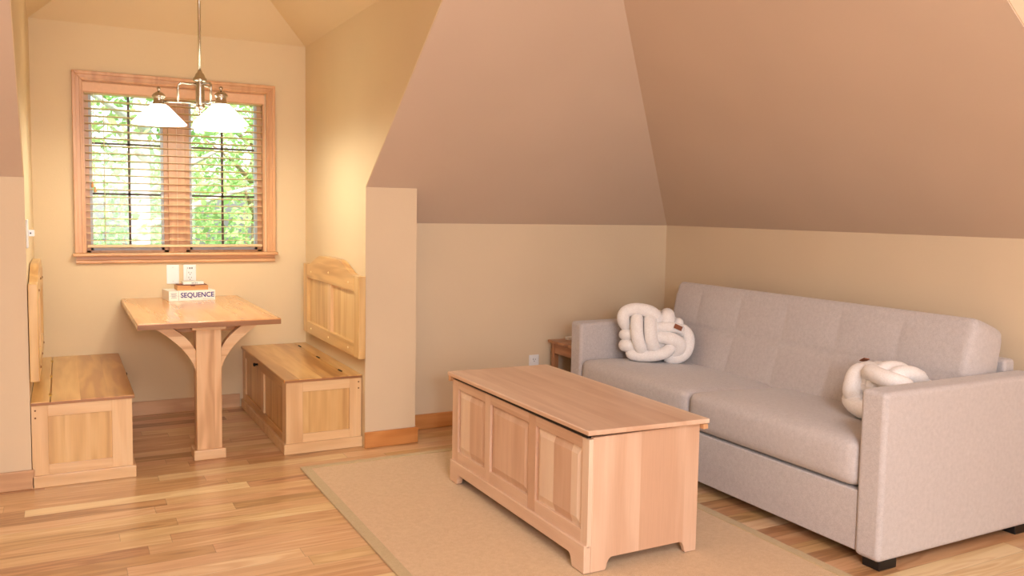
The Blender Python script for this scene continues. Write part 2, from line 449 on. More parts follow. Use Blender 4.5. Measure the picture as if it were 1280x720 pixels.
# venetian blind
bl = thing('window_blind', 'pale wood venetian blind with open slats hanging inside the window frame', 'blind', (.671, YB + .03, 1.05))
b = MB(); b.prism([(YB - .004, 2.034), (YB - .010, 2.040), (YB - .010, 2.092), (YB - .004, 2.100), (YB + .010, 2.100), (YB + .010, 2.034)], 'x', .127, 1.216)
b.build('valance', plain('valance_wood', (226, 180, 142), .45, 0, .03, 60, .03), bl)
bx0, bx1, ybl = WX0 + .016, WX1 - .016, YB + .032
MB().box(bx0, bx1, ybl - .022, ybl + .022, 2.052, 2.088).build('headrail', M['white'], bl)
ns = 21; zt, zb = 2.030, 1.126
slatm = wood('blind', 'x', 'y', .2, .4)
for i in range(ns):
    z = zt + (zb - zt) * i / (ns - 1); a = math.radians(5)
    b = MB(); hw = .024; dy, dz = hw * math.cos(a), hw * math.sin(a); th = .0028
    b.prism([(ybl - dy, z + dz - th / 2), (ybl, z + .0015 - th / 2), (ybl + dy, z - dz - th / 2), (ybl + dy, z - dz + th / 2), (ybl, z + .0015 + th / 2), (ybl - dy, z + dz + th / 2)], 'x', bx0, bx1)
    b.build('slat', slatm, bl)
MB().box(bx0, bx1, ybl - .026, ybl + .026, 1.083, 1.100).build('bottom_rail', wood('blind', 'x', 'z', .2, .4), bl, bevel=.003)
for x in (.245, .665, 1.10):
    b = MB(); b.tube([(x, ybl - .0255, 1.095), (x, ybl - .0255, 2.06)], .0011, 6); b.tube([(x, ybl + .0255, 1.095), (x, ybl + .0255, 2.06)], .0011, 6)
    b.split('ladder_cord', M['cord'], bl)
b = MB(); b.tube([(.178, ybl - .032, 2.05), (.176, ybl - .034, 1.50)], .0016, 6); b.tube([(.188, ybl - .032, 2.05), (.190, ybl - .034, 1.47)], .0016, 6)
lc = b.split('lift_cord', M['cord'], bl)[0]
b = MB()
for (x, z) in ((.176, 1.49), (.190, 1.46)): b.lathe((x, ybl - .034, z - .035), [(.008, 0), (.0085, .006), (.005, .026), (.002, .036)], 12)
b.split('tassel', wood('box', 'z', 'x', .3, .4), lc, smooth=True)

# ================================================================ PLATES ON THE WALLS
p = thing('wall_plate', 'blank white cover plate under the window, left of the outlet', 'wall plate', (.631, YB, .844))
MB().box(.593, .669, YB - .006, YB, .846, .970).build('plate', M['white'], p, bevel=.003)
b = MB(); b.lathe((0, 0, 0), [(.0028, 0), (.0028, .001)], 10); b.v = [(.631 + x, YB - .006 - z, .908 + y) for x, y, z in b.v]
b2 = MB(); b2.v = [(x, y, z + .045) for x, y, z in b.v] + [(x, y, z - .045) for x, y, z in b.v]; n_ = len(b.v); b2.f = b.f + [tuple(i + n_ for i in f) for f in b.f]
b2.split('screw', M['vinyl'], p)

def duplex(base, y, x0, x1, z0, z1, name, label, usb=False):
    t = thing(name, label, 'outlet', base)
    MB().box(x0, x1, y - .006, y, z0, z1).build('plate', M['white'], t, bevel=.003)
    xm = (x0 + x1) / 2; w = (x1 - x0)
    b = MB(); b.box(xm - w * .24, xm + w * .24, y - .016 if usb else y - .009, y - .004, z0 + .016, z1 - .012)
    f = b.build('socket_face', M['white'], t, bevel=.002)
    yy = (y - .016 if usb else y - .009)
    b = MB()
    zs = (z0 + .030, z0 + .062) if usb else (z0 + .034, z1 - .034)
    for z in zs:
        b.box(xm - .009, xm - .006, yy - .0006, yy + .001, z, z + .010); b.box(xm + .006, xm + .009, yy - .0006, yy + .001, z, z + .008)
        b.box(xm - .0025, xm + .0025, yy - .0006, yy + .001, z - .010, z - .005)
    if usb:
        b.box(xm - .014, xm - .011, yy - .0006, yy + .001, z1 - .026, z1 - .018)
        b.box(xm - .004, xm + .003, yy - .0006, yy + .001, z1 - .028, z1 - .017); b.box(xm + .009, xm + .016, yy - .0006, yy + .001, z1 - .028, z1 - .017)
    b.split('slots', M['slot'], f, base=base)
    return t
duplex((.734, YB, .857), YB, .695, .773, .852, .970, 'outlet', 'white wall outlet with usb ports above the stacked boxes', True)
duplex((2.734, YK, .30), YK, 2.697, 2.771, .295, .412, 'outlet', 'white duplex outlet on the low wall behind the pale wooden chest')
t = thing('light_switch', 'white light switch on the left side wall of the window bay', 'switch', (XL, 4.66, 1.14))
MB().box(XL, XL + .008, 4.60, 4.72, 1.14, 1.275).build('plate', M['white'], t, bevel=.003)
tg = MB().box(XL + .008, XL + .034, 4.645, 4.675, 1.195, 1.226).build('dimmer_knob', M['white'], t, bevel=.003)
MB().box(XL + .015, XL + .021, 4.644, 4.646, 1.207, 1.214).build('indicator', M['slot'], tg, base=t['_b'])

# ================================================================ BENCHES
def bench(side, y0, label):
    W, XW0 = (XR, -1) if side == 'r' else (XL, 1)
    dw = .441 if side == 'r' else .4525
    X = lambda d: W + XW0 * d
    base = (X(dw / 2), (y0 + YB) / 2, 0)
    t = thing('storage_bench', label, 'bench', base, 'storage benches in the window bay')
    bd = dw - .012; yb0 = y0 + .012; Z = .415; zt = Z - .019
    yb1 = YB - .001
    # carcass: thin panels behind the frames
    b = MB(); b.box(X(.003), X(bd - .018), yb0 + .016, yb1, .05, zt)
    b.build('carcass', wood('hickory', 'z', 'x', .09, .35, .15), t)
    # near end frame
    zr0, zr1 = .070, .340
    b = MB(); b.box(X(.003), X(.072), yb0, yb0 + .02, .055, zt); b.box(X(bd - .092), X(bd), yb0, yb0 + .02, .055, zt)
    b.split('stile', wood('hickory_pale', 'z', 'x', .3, .35, .15), t, bevel=.0015)
    b = MB(); b.box(X(.072), X(bd - .092), yb0, yb0 + .02, zr1, zt); b.box(X(.072), X(bd - .092), yb0, yb0 + .02, .055, zr0 + .035)
    b.split('rail', wood('hickory_pale', 'x', 'z', .3, .35, .15), t, bevel=.0015)
    b = MB(); b.box(X(.070), X(bd - .090), yb0 + .010, yb0 + .0165, zr0 + .03, zr1 + .004)
    b.build('end_panel', wood('hickory', 'z', 'x', .11, .35, .15), t)
    b = MB()
    for z in (.372, .336):
        b.lathe((0, 0, 0), [(.0045, 0), (.0045, .002)], 10); k = len(b.v) - 20
        b.v[k:] = [(X(.020) + x, yb0 - .0005 - zz * .5 + .0005, z + y) for x, y, zz in b.v[k:]]
    b.split('peg', M['peg'], t)
    # long face frame (towards the table)
    xa, xb = X(bd), X(bd - .02)
    st = (yb1 - yb0); mid = (yb0 + yb1) / 2
    b = MB(); b.box(xa, xb, yb0 + .02, yb0 + .09, .055, zt); b.box(xa, xb, mid - .04, mid + .04, .10, .345); b.box(xa, xb, yb1 - .09, yb1, .055, zt)
    b.split('stile', wood('hickory_pale', 'z', 'y', .3, .35, .15), t, bevel=.0015)
    b = MB(); b.box(xa, xb, yb0 + .09, yb1 - .09, .345, zt); b.box(xa, xb, yb0 + .09, yb1 - .09, .055, .10)
    b.split('rail', wood('hickory', 'y', 'z', .3, .35, .15), t, bevel=.0015)
    for (u0, u1) in ((yb0 + .088, mid - .038), (mid + .038, yb1 - .088)):
        MB().box(X(bd - .010), X(bd - .0185), u0, u1, .098, .347).build('front_panel', wood('hickory', 'z', 'y', .10, .35, .15), t)
    # plinth
    b = MB(); b.prism([(X(.0), 0), (X(.0), .058), (X(.0), .058), (X(dw + .004), .058), (X(dw + .004), 0)] if False else [(X(0.001), 0), (X(dw + .002), 0), (X(dw + .002), .058), (X(0.001), .058)], 'y', yb0 - .016, yb0 + .002)
    b.box(X(dw + .002), X(bd - .002), yb0 + .0025, yb1 - .016, 0, .058)
    b.split('plinth', wood('hickory_pale', 'x', 'z', .3, .4, .1), t, bevel=.003)
    # seat: fixed strip at the wall, hinged lid in front
    MB().box(X(.002), X(.082), y0, yb1, zt, Z).build('back_strip', wood('hickory_lid', 'y', 'x', .12, .3, .3), t, bevel=.003)
    lid = MB().box(X(.085), X(dw), y0, yb1 - .003, zt + .001, Z).build('lid', wood('hickory_lid', 'y', 'x', .125, .28, .35), t, bevel=.004)
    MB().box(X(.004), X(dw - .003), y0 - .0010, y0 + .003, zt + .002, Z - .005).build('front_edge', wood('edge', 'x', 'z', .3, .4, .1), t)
    for yy in (y0 + .16, mid, yb1 - .16):
        b = MB(); b.tube([(X(.0835), yy - .03, Z + .001), (X(.0835), yy + .03, Z + .001)], .0035, 8); b.box(X(.076), X(.091), yy - .028, yy + .028, Z - .001, Z + .0012)
        b.build('hinge', M['brass'] if side == 'l' else M['iron'], lid, base=base)
    # small black pull under the lid edge
    b = MB(); yy = mid + .13
    b.lathe((0, 0, 0), [(.007, 0), (.006, .010), (.011, .018), (.012, .022), (.008, .027)], 14)
    b.v = [(xa + XW0 * z, yy + x, .372 + y) for x, y, z in b.v]
    b.build('pull', M['iron'], t, smooth=True)
    return t
bench('r', 4.588, 'wooden storage bench with panelled sides right of the table, by the rug')
bench('l', 4.530, 'wooden storage bench at the left edge, left of the table')

def backrest(side, label):
    W, sg = (XR, -1) if side == 'r' else (XL, 1)
    X = lambda d: W + sg * d
    y0, y1, z0, z1 = 4.522, 5.742, .513, .978
    base = (X(.02), (y0 + y1) / 2, z0)
    t = thing('bench_backrest', label, 'backrest', base, 'arched backrests on the bay walls')
    t0, t1 = .004, .044
    b = MB(); b.box(X(t0), X(t1), y0, y0 + .095, z0, z1); b.box(X(t0), X(t1), y1 - .095, y1, z0, z1)
    b.split('stile', wood('hickory', 'z', 'y', .3, .32, .25), t, bevel=.004)
    MB().box(X(t0), X(t1), y0 + .095, y1 - .095, z0, z0 + .078).build('bottom_rail', wood('hickory', 'y', 'z', .3, .32, .25), t, bevel=.003)
    ya, yb = y0 + .095, y1 - .095; pts = [(ya, .885), (yb, .885)]; n = 26
    for i in range(n + 1):
        u = 1 - i / n; s = min(1, max(0, (1 - abs(2 * u - 1)) * 1.55)); s = s * s * (3 - 2 * s)
        pts.append((ya + (yb - ya) * u, z1 - .002 + .074 * s))
    MB().prism(pts, 'x', X(t0), X(t1)).build('top_rail', wood('hickory', 'y', 'z', .3, .32, .25), t, bevel=.004)
    ym = (y0 + y1) / 2
    MB().box(X(t0), X(t1 - .004), ym - .035, ym + .035, z0 + .078, .885).build('mullion', wood('hickory_pale', 'z', 'y', .3, .32, .25), t, bevel=.003)
    for (u0, u1) in ((ya, ym - .035), (ym + .035, yb)):
        MB().box(X(.008), X(.022), u0, u1, z0 + .076, .887).build('panel', wood('hickory', 'z', 'y', .135, .32, .25), t)
    b = MB()
    for (yy, z) in ((y0 + .2, .93), (ym, .955), (y1 - .2, .93), (y0 + .2, .552), (ym, .552), (y1 - .2, .552)):
        k = len(b.v); b.lathe((0, 0, 0), [(.007, 0), (.006, .003), (.003, .0045)], 12)
        b.v[k:] = [(X(t1) + sg * zz, yy + x, z + y) for x, y, zz in b.v[k:]]
    b.split('peg', M['pegl'] if side == 'r' else M['peg'], t)
backrest('r', 'arched wooden backrest hung on the yellow-lit wall right of the table')
backrest('l', 'arched wooden backrest seen edge on, on the wall at left')

# ================================================================ TABLE
t = thing('pedestal_table', 'wooden pedestal table with curved braces standing against the wall under the window', 'table', (.68, 5.2, 0))
MB().box(.323, 1.035, YB - 1.281, YB - .002, .727, .76).build('tabletop', wood('table', 'y', 'x', .14, .22, .4), t, bevel=.007, seg=3)
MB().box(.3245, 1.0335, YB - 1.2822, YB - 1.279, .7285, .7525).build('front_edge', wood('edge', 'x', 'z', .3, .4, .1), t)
cx, cf = .680, 4.690
MB().box(cx - .064, cx + .064, cf, cf + .10, .0, .70).build('post', wood('oak', 'z', 'x', .13, .35, .15), t, bevel=.003)
MB().box(cx - .082, cx + .082, cf - .018, cf + .118, 0, .055).build('foot', wood('oak', 'x', 'z', .3, .35, .15), t, bevel=.006)
b = MB(); b.box(cx - .086, cx + .086, cf - .020, cf + .12, .700, .727)
b.build('cap', wood('oak', 'x', 'z', .3, .35, .15), t, bevel=.004)
b = MB(); pts = [(cx - .20, .727), (cx - .20, .705), (cx - .15, .672), (cx + .15, .672), (cx + .20, .705), (cx + .20, .727)]
b.prism(pts, 'y', cf + .12, cf + .17); b.build('cleat', wood('table', 'x', 'z', .3, .35, .15), t, bevel=.003)
def arc(p0, c_, p1, n=14):
    out = []
    for i in range(n + 1):
        u = i / n; out.append(((1 - u) ** 2 * p0[0] + 2 * u * (1 - u) * c_[0] + u * u * p1[0], (1 - u) ** 2 * p0[1] + 2 * u * (1 - u) * c_[1] + u * u * p1[1]))
    return out
for s in (-1, 1):
    low = [(p_.x, p_.z) for p_ in smooth_path([(.275, 0, .727), (.25, 0, .704), (.19, 0, .657), (.135, 0, .603), (.09, 0, .54), (.0635, 0, .478)], 5)]
    upp = [(p_.x, p_.z) for p_ in smooth_path([(.0635, 0, .588), (.09, 0, .633), (.13, 0, .676), (.173, 0, .709), (.20, 0, .727)], 5)]
    pts = [(cx + s * a, z) for a, z in low + upp]
    MB().prism(pts, 'y', cf + .022, cf + .075).build('brace', wood('oak', 'x', 'z', .06, .35, .15), t, bevel=.002)
# far support on the wall
MB().box(.42, .94, YB - .05, YB - .002, .672, .727).build('wall_cleat', wood('table', 'x', 'z', .3, .35), t)

# boxes on the table
def rbox(mb, w, d, h, M4, z0=0): 
    k = len(mb.v); mb.box(-w / 2, w / 2, -d / 2, d / 2, z0, z0 + h); mb.v[k:] = [tuple(M4 @ Vector(p)) for p in mb.v[k:]]; return mb
gm = Matrix.Translation((.6985 + .01, 5.605 + .094, .760)) @ Matrix.Rotation(math.radians(5.8), 4, 'Z')
gb = (.7085, 5.699, .760)
t = thing('board_game_box', 'flat white game box with blue lettering, lowest of the stack on the table', 'box', gb)
body = rbox(MB(), .280, .186, .062, gm).build('box_body', M['card'], t, bevel=.0015)
rbox(MB(), .2785, .0006, .0008, gm @ Matrix.Translation((0, -.0932, .030))).build('lid_seam', M['inkg'], t)
def lettering(txt, size, mat, M4, parent, base, name='lettering', xs=1.0, bold=0.0):
    cu = bpy.data.curves.new('txt', 'FONT'); cu.body = txt; cu.size = size; cu.align_x = 'CENTER'; cu.align_y = 'CENTER'; cu.extrude = .0004; cu.offset = bold
    o = bpy.data.objects.new('txt', cu); COL.objects.link(o); bpy.context.view_layer.update()
    me = bpy.data.meshes.new_from_object(o.evaluated_get(bpy.context.evaluated_depsgraph_get()))
    bpy.data.objects.remove(o); me.name = name
    mw = M4 @ Matrix.Rotation(math.radians(90), 4, 'X') @ Matrix.Diagonal((xs, 1, 1, 1))
    me.transform(Matrix.Translation(-Vector(base)) @ mw)
    me.materials.clear(); me.materials.append(mat)
    q = bpy.data.objects.new(name, me); COL.objects.link(q); q.parent = parent; return q
lettering('SEQUENCE', .043, M['ink'], gm @ Matrix.Translation((.031, -.0936, .033)), body, gb, 'lettering', .95, .0010)
mb = MB()
rbox(mb, .0022, .0008, .058, gm @ Matrix.Translation((-.083, -.0934, .002)))
mb.build('label_divider', M['inkg'], body, base=gb)
mb = MB()
for i, (w, z) in enumerate(((.036, .046), (.030, .040), (.036, .032), (.022, .026), (.034, .018))):
    rbox(mb, w, .0008, .0030, gm @ Matrix.Translation((-.111, -.0934, z)))
rbox(mb, .062, .0008, .0020, gm @ Matrix.Translation((.095, -.0934, .0075)))
mb.split('small_print', M['inkg'], body, base=gb)
g2 = Matrix.Translation((.722, 5.690, .8225)) @ Matrix.Rotation(math.radians(2.5), 4, 'Z')
t = thing('wooden_box', 'small tan box with a dark lid edge, middle of the stack on the table', 'box', (.722, 5.690, .8225))
tb = rbox(MB(), .186, .112, .030, g2).build('box_body', wood('box', 'x', 'z', .2, .5), t, bevel=.002)
b = MB(); rbox(b, .172, .104, .0045, g2, .030); b.build('lid_edge', M['maroon'], t, bevel=.001)
rbox(MB(), .026, .003, .007, g2 @ Matrix.Translation((0, -.0565, .0255))).build('thumb_notch', M['maroon'], t)
g3 = Matrix.Translation((.730, 5.690, .8575)) @ Matrix.Rotation(math.radians(1), 4, 'Z')
t = thing('card_box', 'thin white box with small grey print, topmost of the stack on the table', 'box', (.730, 5.690, .8575))
tb = rbox(MB(), .124, .080, .017, g3).build('box_body', M['card'], t, bevel=.001)
b = MB()
for x, w in ((-.004, .016), (.012, .010), (.022, .006)): rbox(b, w, .0008, .0065, g3 @ Matrix.Translation((x, -.0402, .005)))
b.split('small_print', M['inkg'], tb, base=(.730, 5.690, .8575))

# ================================================================ CHANDELIER
LX, LY = XM, 4.86
ch = thing('chandelier', 'brushed nickel chandelier with three white cone shades hanging above the table', 'chandelier', (LX, LY, 1.83))
zA = 1.903   # lower arm height
MB().tube([(LX, LY, 2.075), (LX, LY, ZC - .012)], .0075, 14).build('rod', M['nickel'], ch, smooth=True)
MB().lathe((LX, LY, ZC - .075), [(.012, 0), (.040, .012), (.060, .040), (.064, .075)], 28).build('canopy', M['nickel'], ch, smooth=True)
MB().lathe((LX, LY, 1.838), [(.004, 0), (.011, .006), (.013, .014), (.009, .022), (.014, .030), (.024, .038), (.026, .046), (.021, .056)], 24).build('finial', M['nickel'], ch, smooth=True)
MB().lathe((LX, LY, 1.885), [(.021, 0), (.0225, .008), (.0225, .130), (.021, .138)], 28).build('column', M['nickel'], ch, smooth=True)
MB().lathe((LX, LY, 2.016), [(.022, -.002), (.034, .004), (.036, .010), (.034, .018), (.027, .026), (.0235, .036), (.020, .044), (.0125, .050), (.0125, .056), (.008, .064)], 28).build('column_cap', M['nickel'], ch, smooth=True)
AR = .205
yaw = math.atan2(-LX, LY)      # one arm points straight left of the room's middle
for k, ang in enumerate((180, 60, -60)):
    a = yaw + math.radians(ang); dx, dy = math.cos(a), math.sin(a)
    P = lambda r, z: (LX + dx * r, LY + dy * r, z)
    b = MB(); b.tube([P(.015, zA), P(AR - .012, zA)], .0058, 12)
    b.tube([P(.018, 2.004)] + [P(.090 + .020 * math.sin(q), 2.004 - .020 + .020 * math.cos(q)) for q in [i * math.pi / 16 for i in range(9)]] + [P(.110, zA)], .0058, 12)
    am = b.build('arm', M['nickel'], ch, smooth=True)
    MB().lathe(P(AR, 1.885), [(.034, -.004), (.035, .0), (.031, .006), (.0275, .014), (.026, .028), (.027, .034), (.0335, .040), (.034, .046), (.028, .054), (.018, .062), (.008, .068), (.005, .072), (.009, .078), (.0095, .084), (.004, .091)], 26).build('lamp_holder', M['nickel'], am, base=ch['_b'], smooth=True)
    prof = [(.036, 0), (.050, -.010), (.136, -.098), (.138, -.104), (.133, -.104), (.048, -.015), (.034, -.006)]
    b = MB(); n = 40; vs = []
    for r_, z in prof:
        for q in range(n): vs.append(P(AR, 0)[:2] + (1.885 + z,)); vs[-1] = (vs[-1][0] + r_ * math.cos(2 * math.pi * q / n), vs[-1][1] + r_ * math.sin(2 * math.pi * q / n), vs[-1][2])
    b.add(vs, [(j * n + q, j * n + (q + 1) % n, (j + 1) * n + (q + 1) % n, (j + 1) * n + q) for j in range(len(prof) - 1) for q in range(n)])
    b.build('lamp_shade', M['shade'], am, base=ch['_b'], smooth=True)
    b = MB(); b.ball((0, 0, 0), .022, (1, 1, 1.25), 8, 14); b.v = [(P(AR, 0)[0] + x, P(AR, 0)[1] + y, 1.838 + z) for x, y, z in b.v]
    b.build('bulb', emit_glass('bulb_glass', (255, 226, 170), 8), am, base=ch['_b'], smooth=True)
    ld = bpy.data.lights.new('bulb_light', 'POINT'); ld.energy = 8; ld.color = (1, 1, .84); ld.shadow_soft_size = .05
    lo = bpy.data.objects.new('bulb_light', ld); COL.objects.link(lo); lo.location = P(AR, 1.80); 

# ================================================================ RUG
rg = thing('area_rug', 'large tan woven rug with plain bound border under the chest', 'rug', (1.835, 2.9, 0))
rx0, rx1, ry0, ry1, bw = 1.070, 2.602, 1.45, 4.312, .048
MB().box(rx0 + bw, rx1 - bw, ry0 + bw, ry1 - bw, .0, .009).build('field', M['rug'], rg)
b = MB()
b.prism([(rx0, ry0), (rx0 + bw, ry0 + bw), (rx0 + bw, ry1 - bw), (rx0, ry1)], 'z', 0, .011)
b.prism([(rx1, ry0), (rx1, ry1), (rx1 - bw, ry1 - bw), (rx1 - bw, ry0 + bw)], 'z', 0, .011)
b.prism([(rx0, ry1), (rx0 + bw, ry1 - bw), (rx1 - bw, ry1 - bw), (rx1, ry1)], 'z', 0, .011)
b.prism([(rx0, ry0), (rx1, ry0), (rx1 - bw, ry0 + bw), (rx0 + bw, ry0 + bw)], 'z', 0, .011)
b.split('binding', M['rugb'], rg, bevel=.003)

# ================================================================ CHEST
qx0, qx1, qy0, qy1 = 1.700, 2.222, 2.562, 3.795
zF = .0115; ZT = .527; ZFR = .5205
cb = ((qx0 + qx1) / 2, (qy0 + qy1) / 2, zF)
ct = thing('blanket_chest', 'long pale wooden chest with three raised panels standing on the tan rug', 'chest', cb)
def bracket(a0, a1, zt, cut0, cut1, zc, foot=.03):
    """board outline with bracket feet: a along the board"""
    pts = [(a0, zF), (cut0, zF)]
    pts += [(cut0 + foot * (.15 + .85 * (1 - math.cos(q))), zF + (zc - zF) * math.sin(q)) for q in [i * math.pi / 2 / 6 for i in range(1, 7)]]
    pts += [(cut1 - foot * (.15 + .85 * (1 - math.cos(q))), zF + (zc - zF) * math.sin(q)) for q in [i * math.pi / 2 / 6 for i in range(6, 0, -1)]]
    pts += [(cut1, zF), (a1, zF), (a1, zt), (a0, zt)]
    return pts
AV = lambda g, a, bd=.3: wood('alder', g, a, bd, .42, .05)
# end panels with bracket feet
for (yy, nm) in (((qy0, qy0 + .020), 'end_panel'), ((qy1 - .020, qy1), 'end_panel')):
    MB().prism(bracket(qx0 + .019, qx1, ZT, qx0 + .085, qx1 - .055, .058), 'y', *yy).build(nm, wood('alder', 'z', 'x', .215, .42, .05), ct, bevel=.002)
MB().box(qx1 - .022, qx1, qy0 + .02, qy1 - .02, .07, ZT).build('back_panel', AV('y', 'z'), ct)
MB().box(qx0 + .03, qx1 - .025, qy0 + .022, qy1 - .022, .075, .09).build('bottom_board', AV('y', 'x'), ct)
# front frame
fx0, fx1 = qx0, qx0 + .019
pan = [(2.608, 2.958), (3.020, 3.376), (3.432, 3.728)]
pz0, pz1 = .168, .480
b = MB(); edges = [qy0] + [e for p_ in pan for e in p_] + [qy1]
for i in range(0, 8, 2): b.box(fx0, fx1, edges[i], edges[i + 1], .11, ZFR)
b.split('stile', AV('z', 'y'), ct, bevel=.0015)
b = MB()
for (a0, a1) in pan: b.box(fx0, fx1, a0, a1, pz1, ZFR); b.box(fx0, fx1, a0, a1, .11, pz0)
b.split('rail', AV('y', 'z'), ct, bevel=.0015)
for (a0, a1) in pan:
    b = MB(); x_ = fx0 + .011; e = .004
    b.box(x_ + .001, x_ + .008, a0 - e, a1 + e, pz0 - e, pz1 + e)
    i0, i1, j0, j1 = a0 + .006, a1 - .006, pz0 + .006, pz1 - .006; d = .028
    b.frustum([(x_ + .001, i0, j0), (x_ + .001, i1, j0), (x_ + .001, i1, j1), (x_ + .001, i0, j1)], [(fx0 + .002, i0 + d, j0 + d), (fx0 + .002, i1 - d, j0 + d), (fx0 + .002, i1 - d, j1 - d), (fx0 + .002, i0 + d, j1 - d)])
    b.build('raised_panel', wood('alder', 'z', 'y', .13, .42, .05), ct)
b = MB()
b.prism(bracket(qy0, qy1, .118, qy0 + .085, qy1 - .085, .060), 'x', fx0 - .012, fx1)
b.build('base_rail', AV('y', 'z'), ct, bevel=.004)
# lid, slightly raised at the front
lx0, lx1, ly0, ly1 = 1.680, 2.252, 2.538, 3.818
zf, zb_, th = .5415, .5305, .020
b = MB(); b.add([(lx0, ly0, zf), (lx1, ly0, zb_), (lx1, ly1, zb_), (lx0, ly1, zf - .006), (lx0, ly0, zf + th), (lx1, ly0, zb_ + th), (lx1, ly1, zb_ + th), (lx0, ly1, zf + th - .006)],
                [(0, 3, 2, 1), (4, 5, 6, 7), (0, 1, 5, 4), (1, 2, 6, 5), (2, 3, 7, 6), (3, 0, 4, 7)])
lid = b.build('lid', wood('alder', 'y', 'x', .095, .36, .12), ct, bevel=.005, seg=3)
b = MB(); b.box(lx0 + .004, lx1 - .01, qy1 + .002, qy1 + .020, .508, .534); b.box(qx1 + .002, lx1 - .004, ly0 + .004, qy1 + .02, .508, .5285)
b.split('lid_moulding', wood('trim', 'y', 'z', .3, .4), lid, base=cb, bevel=.003)
b = MB(); b.box(qx0 + .004, qx1 - .004, qy0 + .022, qy1 - .022, ZT - .03, ZT + .003); b.build('gap_shade', M['black'], ct)  # black block added to darken the gap under the lid, standing for shade

# ================================================================ SOFA
sx0, sx1, sy0, sy1 = 2.720, 3.722, 2.100, 4.338
AW, AZ = .118, .697
sf = thing('sofa', 'long light grey fabric sofa with a tufted back against the right wall', 'sofa', ((sx0 + sx1) / 2, (sy0 + sy1) / 2, 0))
for (a0, a1) in ((sy0, sy0 + AW), (sy1 - AW, sy1)):
    MB().box(sx0, sx1, a0, a1, .036, AZ).build('armrest', M['sofa'], sf, bevel=.022, seg=4)
MB().box(sx0 + .012, sx1 - .05, sy0 + AW + .001, sy1 - AW - .001, .046, .287).build('base', M['sofa'], sf, bevel=.008, seg=3)
MB().box(3.640, sx1 - .006, sy0 + AW + .004, sy1 - AW - .004, .25, .742).build('back_frame', M['sofa'], sf, bevel=.018, seg=4)
for x in (sx0 + .02, sx1 - .12):
    for y in (sy0 + .01, sy1 - .09):
        MB().box(x, x + .10, y, y + .08, 0.0, .038).build('foot', M['black'], sf, bevel=.004)
def cushion(x0, x1, y0, y1, z0, z1, r, puff, drop, n=14):
    """rounded box grid with a crowned top that falls towards the back"""
    vs, fs, idx = [], [], {}
    cx_, cy_, cz_ = (x0 + x1) / 2, (y0 + y1) / 2, (z0 + z1) / 2; hx, hy_, hz = (x1 - x0) / 2, (y1 - y0) / 2, (z1 - z0) / 2
    def S_(i, h):   # denser near the edges
        u = -1 + 2 * i / n; return math.copysign(1 - (1 - abs(u)) ** 1.8, u) * h
    def P(i, j, k):
        key = (i, j, k)
        if key in idx: return idx[key]
        p_ = Vector((S_(i, hx), S_(j, hy_), S_(k, hz)))
        c_ = Vector((max(-hx + r, min(hx - r, p_.x)), max(-hy_ + r, min(hy_ - r, p_.y)), max(-hz + r, min(hz - r, p_.z))))
        d_ = p_ - c_
        if d_.length > 1e-6: p_ = c_ + d_.normalized() * r
        u, v, w = p_.x / hx, p_.y / hy_, p_.z / hz
        if w > 0: p_.z += puff * (1 - u ** 4) * (1 - v ** 4) * w
        p_.x -= .012 * (1 - v ** 4) * (1 - w * w) * (1 if u < -.8 else 0)
        p_.z -= drop * (u + 1) / 2 * max(0, w)
        vs.append((cx_ + p_.x, cy_ + p_.y, cz_ + p_.z)); idx[key] = len(vs) - 1; return idx[key]
    for a in range(n):
        for b_ in range(n):
            for e in (0, n):
                fs.append((P(a, b_, e), P(a + 1, b_, e), P(a + 1, b_ + 1, e), P(a, b_ + 1, e)))
                fs.append((P(a, e, b_), P(a + 1, e, b_), P(a + 1, e, b_ + 1), P(a, e, b_ + 1)))
                fs.append((P(e, a, b_), P(e, a + 1, b_), P(e, a + 1, b_ + 1), P(e, a, b_ + 1)))
    return MB().add(vs, fs)
ymid = 3.238
for (a0, a1) in ((sy0 + AW + .004, ymid - .001), (ymid + .001, sy1 - AW - .004)):
    cushion(sx0 - .002, 3.40, a0, a1, .292, .482, .045, .016, .032).build('seat_cushion', M['sofa'], sf, smooth=True)
# back cushion: swept profile with stitched grooves
prof = [(3.300, .440), (3.345, .58), (3.378, .69), (3.405, .80), (3.428, .895), (3.440, .920), (3.462, .928), (3.530, .908), (3.600, .882), (3.622, .868), (3.630, .845), (3.622, .74), (3.605, .60), (3.590, .445)]
pp = smooth_path([(x, 0, z) for x, z in prof] + [(3.30, 0, .44)], 7)[:-1]; pp = [(p_.x, p_.z) for p_ in pp]
pcx, pcz = 3.50, .68
yb0, yb1 = sy0 + AW + .006, sy1 - AW - .006; NY = 150; vs = []
cols = [2.58, 2.93, 3.28, 3.63, 3.97]
for j in range(NY + 1):
    y = yb0 + (yb1 - yb0) * j / NY
    e = min(y - yb0, yb1 - y); rr = .04; inset = rr - math.sqrt(max(0, rr * rr - max(0, rr - e) ** 2))
    for (x, z) in pp:
        d_ = Vector((x - pcx, z - pcz)); L_ = d_.length; f = max(.2, (L_ - inset) / L_)
        X_, Z_ = pcx + d_.x * f, pcz + d_.y * f
        if x < 3.47:
            zr = .676
            g1 = math.exp(-((z - zr) / .012) ** 2)
            g2 = max(math.exp(-((y - cc) / .012) ** 2) for cc in cols) * (1 if z < .90 else 0)
            pv = min(1, min(abs(y - cc) for cc in cols) / .10) ** .6
            hv = min(1, abs(z - zr) / .08)
            X_ += .008 * max(g1, g2 * .25) - .007 * pv * hv * (1 if z < .86 else .1)
        vs.append((X_, y, Z_))
m_ = len(pp)
fs = [(j * m_ + i, j * m_ + (i + 1) % m_, (j + 1) * m_ + (i + 1) % m_, (j + 1) * m_ + i) for j in range(NY) for i in range(m_)]
fs += [tuple(range(m_)), tuple(range(NY * m_, (NY + 1) * m_))]
